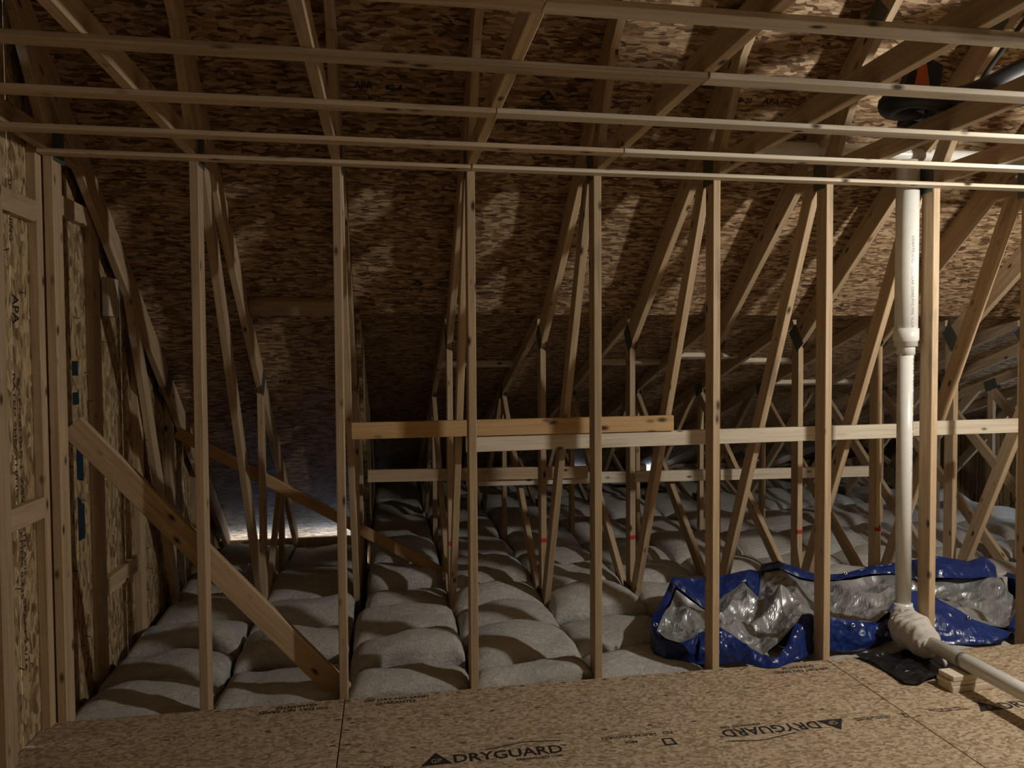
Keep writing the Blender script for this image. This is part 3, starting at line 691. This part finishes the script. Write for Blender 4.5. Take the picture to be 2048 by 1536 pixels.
# black plastic film on the deck under the rag
def sheet(name, poly, mat, amp, seed, label, cat):
    """flat crumpled film inside a polygon of (x,y)"""
    xs = [p[0] for p in poly]; ysx = [p[1] for p in poly]
    def inside(x, y):
        c = False; j = len(poly)-1
        for i in range(len(poly)):
            if (poly[i][1] > y) != (poly[j][1] > y) and x < (poly[j][0]-poly[i][0])*(y-poly[i][1])/(poly[j][1]-poly[i][1])+poly[i][0]: c = not c
            j = i
        return c
    bm = bmesh.new(); n = 14
    vs = [bm.verts.new((x, y, 0)) for x, y in poly]; bm.faces.new(vs)
    bmesh.ops.triangulate(bm, faces=bm.faces[:])
    for _ in range(5): bmesh.ops.subdivide_edges(bm, edges=[e for e in bm.edges if e.calc_length() > .022], cuts=1, use_grid_fill=True); bmesh.ops.triangulate(bm, faces=[f for f in bm.faces if len(f.verts) > 4])
    for v in bm.verts: v.co.z = .003+max(0, crumple(v.co, amp, 6, seed)+amp*.35)
    o = Vector((sum(xs)/len(xs), sum(ysx)/len(ysx), 0))
    for v in bm.verts: v.co -= o
    ob = link(name, bm_mesh(bm, name), mat, None, Matrix.Translation(o))
    ob.modifiers.new('thickness', 'SOLIDIFY').thickness = .001
    return tag(ob, label, cat)
sheet('plastic_film', [(3.20, .012), (3.235, -.09), (3.245, -.20), (3.235, -.34), (3.30, -.36), (3.375, -.33), (3.40, -.26), (3.46, -.27), (3.52, -.29), (3.66, -.22), (3.76, -.12), (3.70, -.04), (3.56, .0), (3.42, .0)],
      BLACKPL, .045, 2.2, 'crumpled black plastic film on the deck below the wrapped pipe elbow', 'plastic film')

# ------------------------------------------------------------------ tool and hoses above the ceiling strips
tl = empty('power_tool', (3.04, -.6, 2.546), 'orange and black tool standing on a ceiling joist near the white pipe', 'tool')
prism('base', [(2.985, 2.547), (3.085, 2.547), (3.087, 2.590), (2.995, 2.590)], 'y', -.64, -.57, BLACKRUB, tl, .005)
prism('body', [(2.995, 2.591), (3.087, 2.591), (3.09, 2.70), (3.078, 2.80), (3.050, 2.803), (3.02, 2.70)], 'y', -.64, -.57, ORANGE, tl, .006)
prism('bumper', [(2.962, 2.60), (3.010, 2.64), (3.038, 2.775), (3.020, 2.79), (2.975, 2.70)], 'y', -.632, -.58, BLACKRUB, tl, .005)
prism('battery', [(3.092, 2.62), (3.15, 2.66), (3.165, 2.80), (3.10, 2.825), (3.082, 2.79)], 'y', -.63, -.56, BLACKRUB, tl, .006)
tube('nose', [(3.065, -.61, 2.80), (3.066, -.61, 2.828)], .006, STEEL, tl, 10)
stk = box('sticker', (3.035, -.6425, 2.59), (3.078, -.6405, 2.635), WHITEL, tl)
lettering('R', stk, (3.047, -.6432, 2.60), (1, 0, 0), (0, 0, 1), .018, .022)
def smooth_path(P, n=60):
    P = [Vector(p) for p in P]; out = []
    for k in range(n+1):
        t = k/n*(len(P)-1); i = min(int(t), len(P)-2); f = t-i
        p0, p1, p2, p3 = P[max(i-1, 0)], P[i], P[i+1], P[min(i+2, len(P)-1)]
        out.append(.5*((2*p1)+(p2-p0)*f+(2*p0-5*p1+4*p2-p3)*f*f+(3*p1-p0-3*p2+p3)*f**3))
    return out
tag(tube('hose', smooth_path([(3.00, -.68, 2.588), (2.88, -.70, 2.575), (2.82, -.76, 2.575), (2.88, -.81, 2.588), (3.05, -.80, 2.589), (3.22, -.80, 2.645), (3.5, -.80, 2.77), (4.2, -.85, 2.95)]), .044, BLACKRUB, None, 18),
    'thick black hose looping over the ceiling joists beside the orange tool, nearer of two', 'hose', 'black hoses over the ceiling')
tag(tube('hose', smooth_path([(3.02, -.70, 2.592), (3.2, -.70, 2.60), (3.45, -.70, 2.65), (3.8, -.72, 2.74), (4.3, -.75, 2.84)]), .040, BLACKRUB, None, 18),
    'thick black hose over the ceiling joists at the upper right, farther of two', 'hose', 'black hoses over the ceiling')
tag(tube('cable', smooth_path([(3.36, -.55, 2.66), (3.45, -.52, 2.80), (3.60, -.5, 2.98), (3.75, -.48, 3.15)]), .011, BLACKRUB, None, 10),
    'thin black cable rising to the roof at the upper right corner', 'cable')
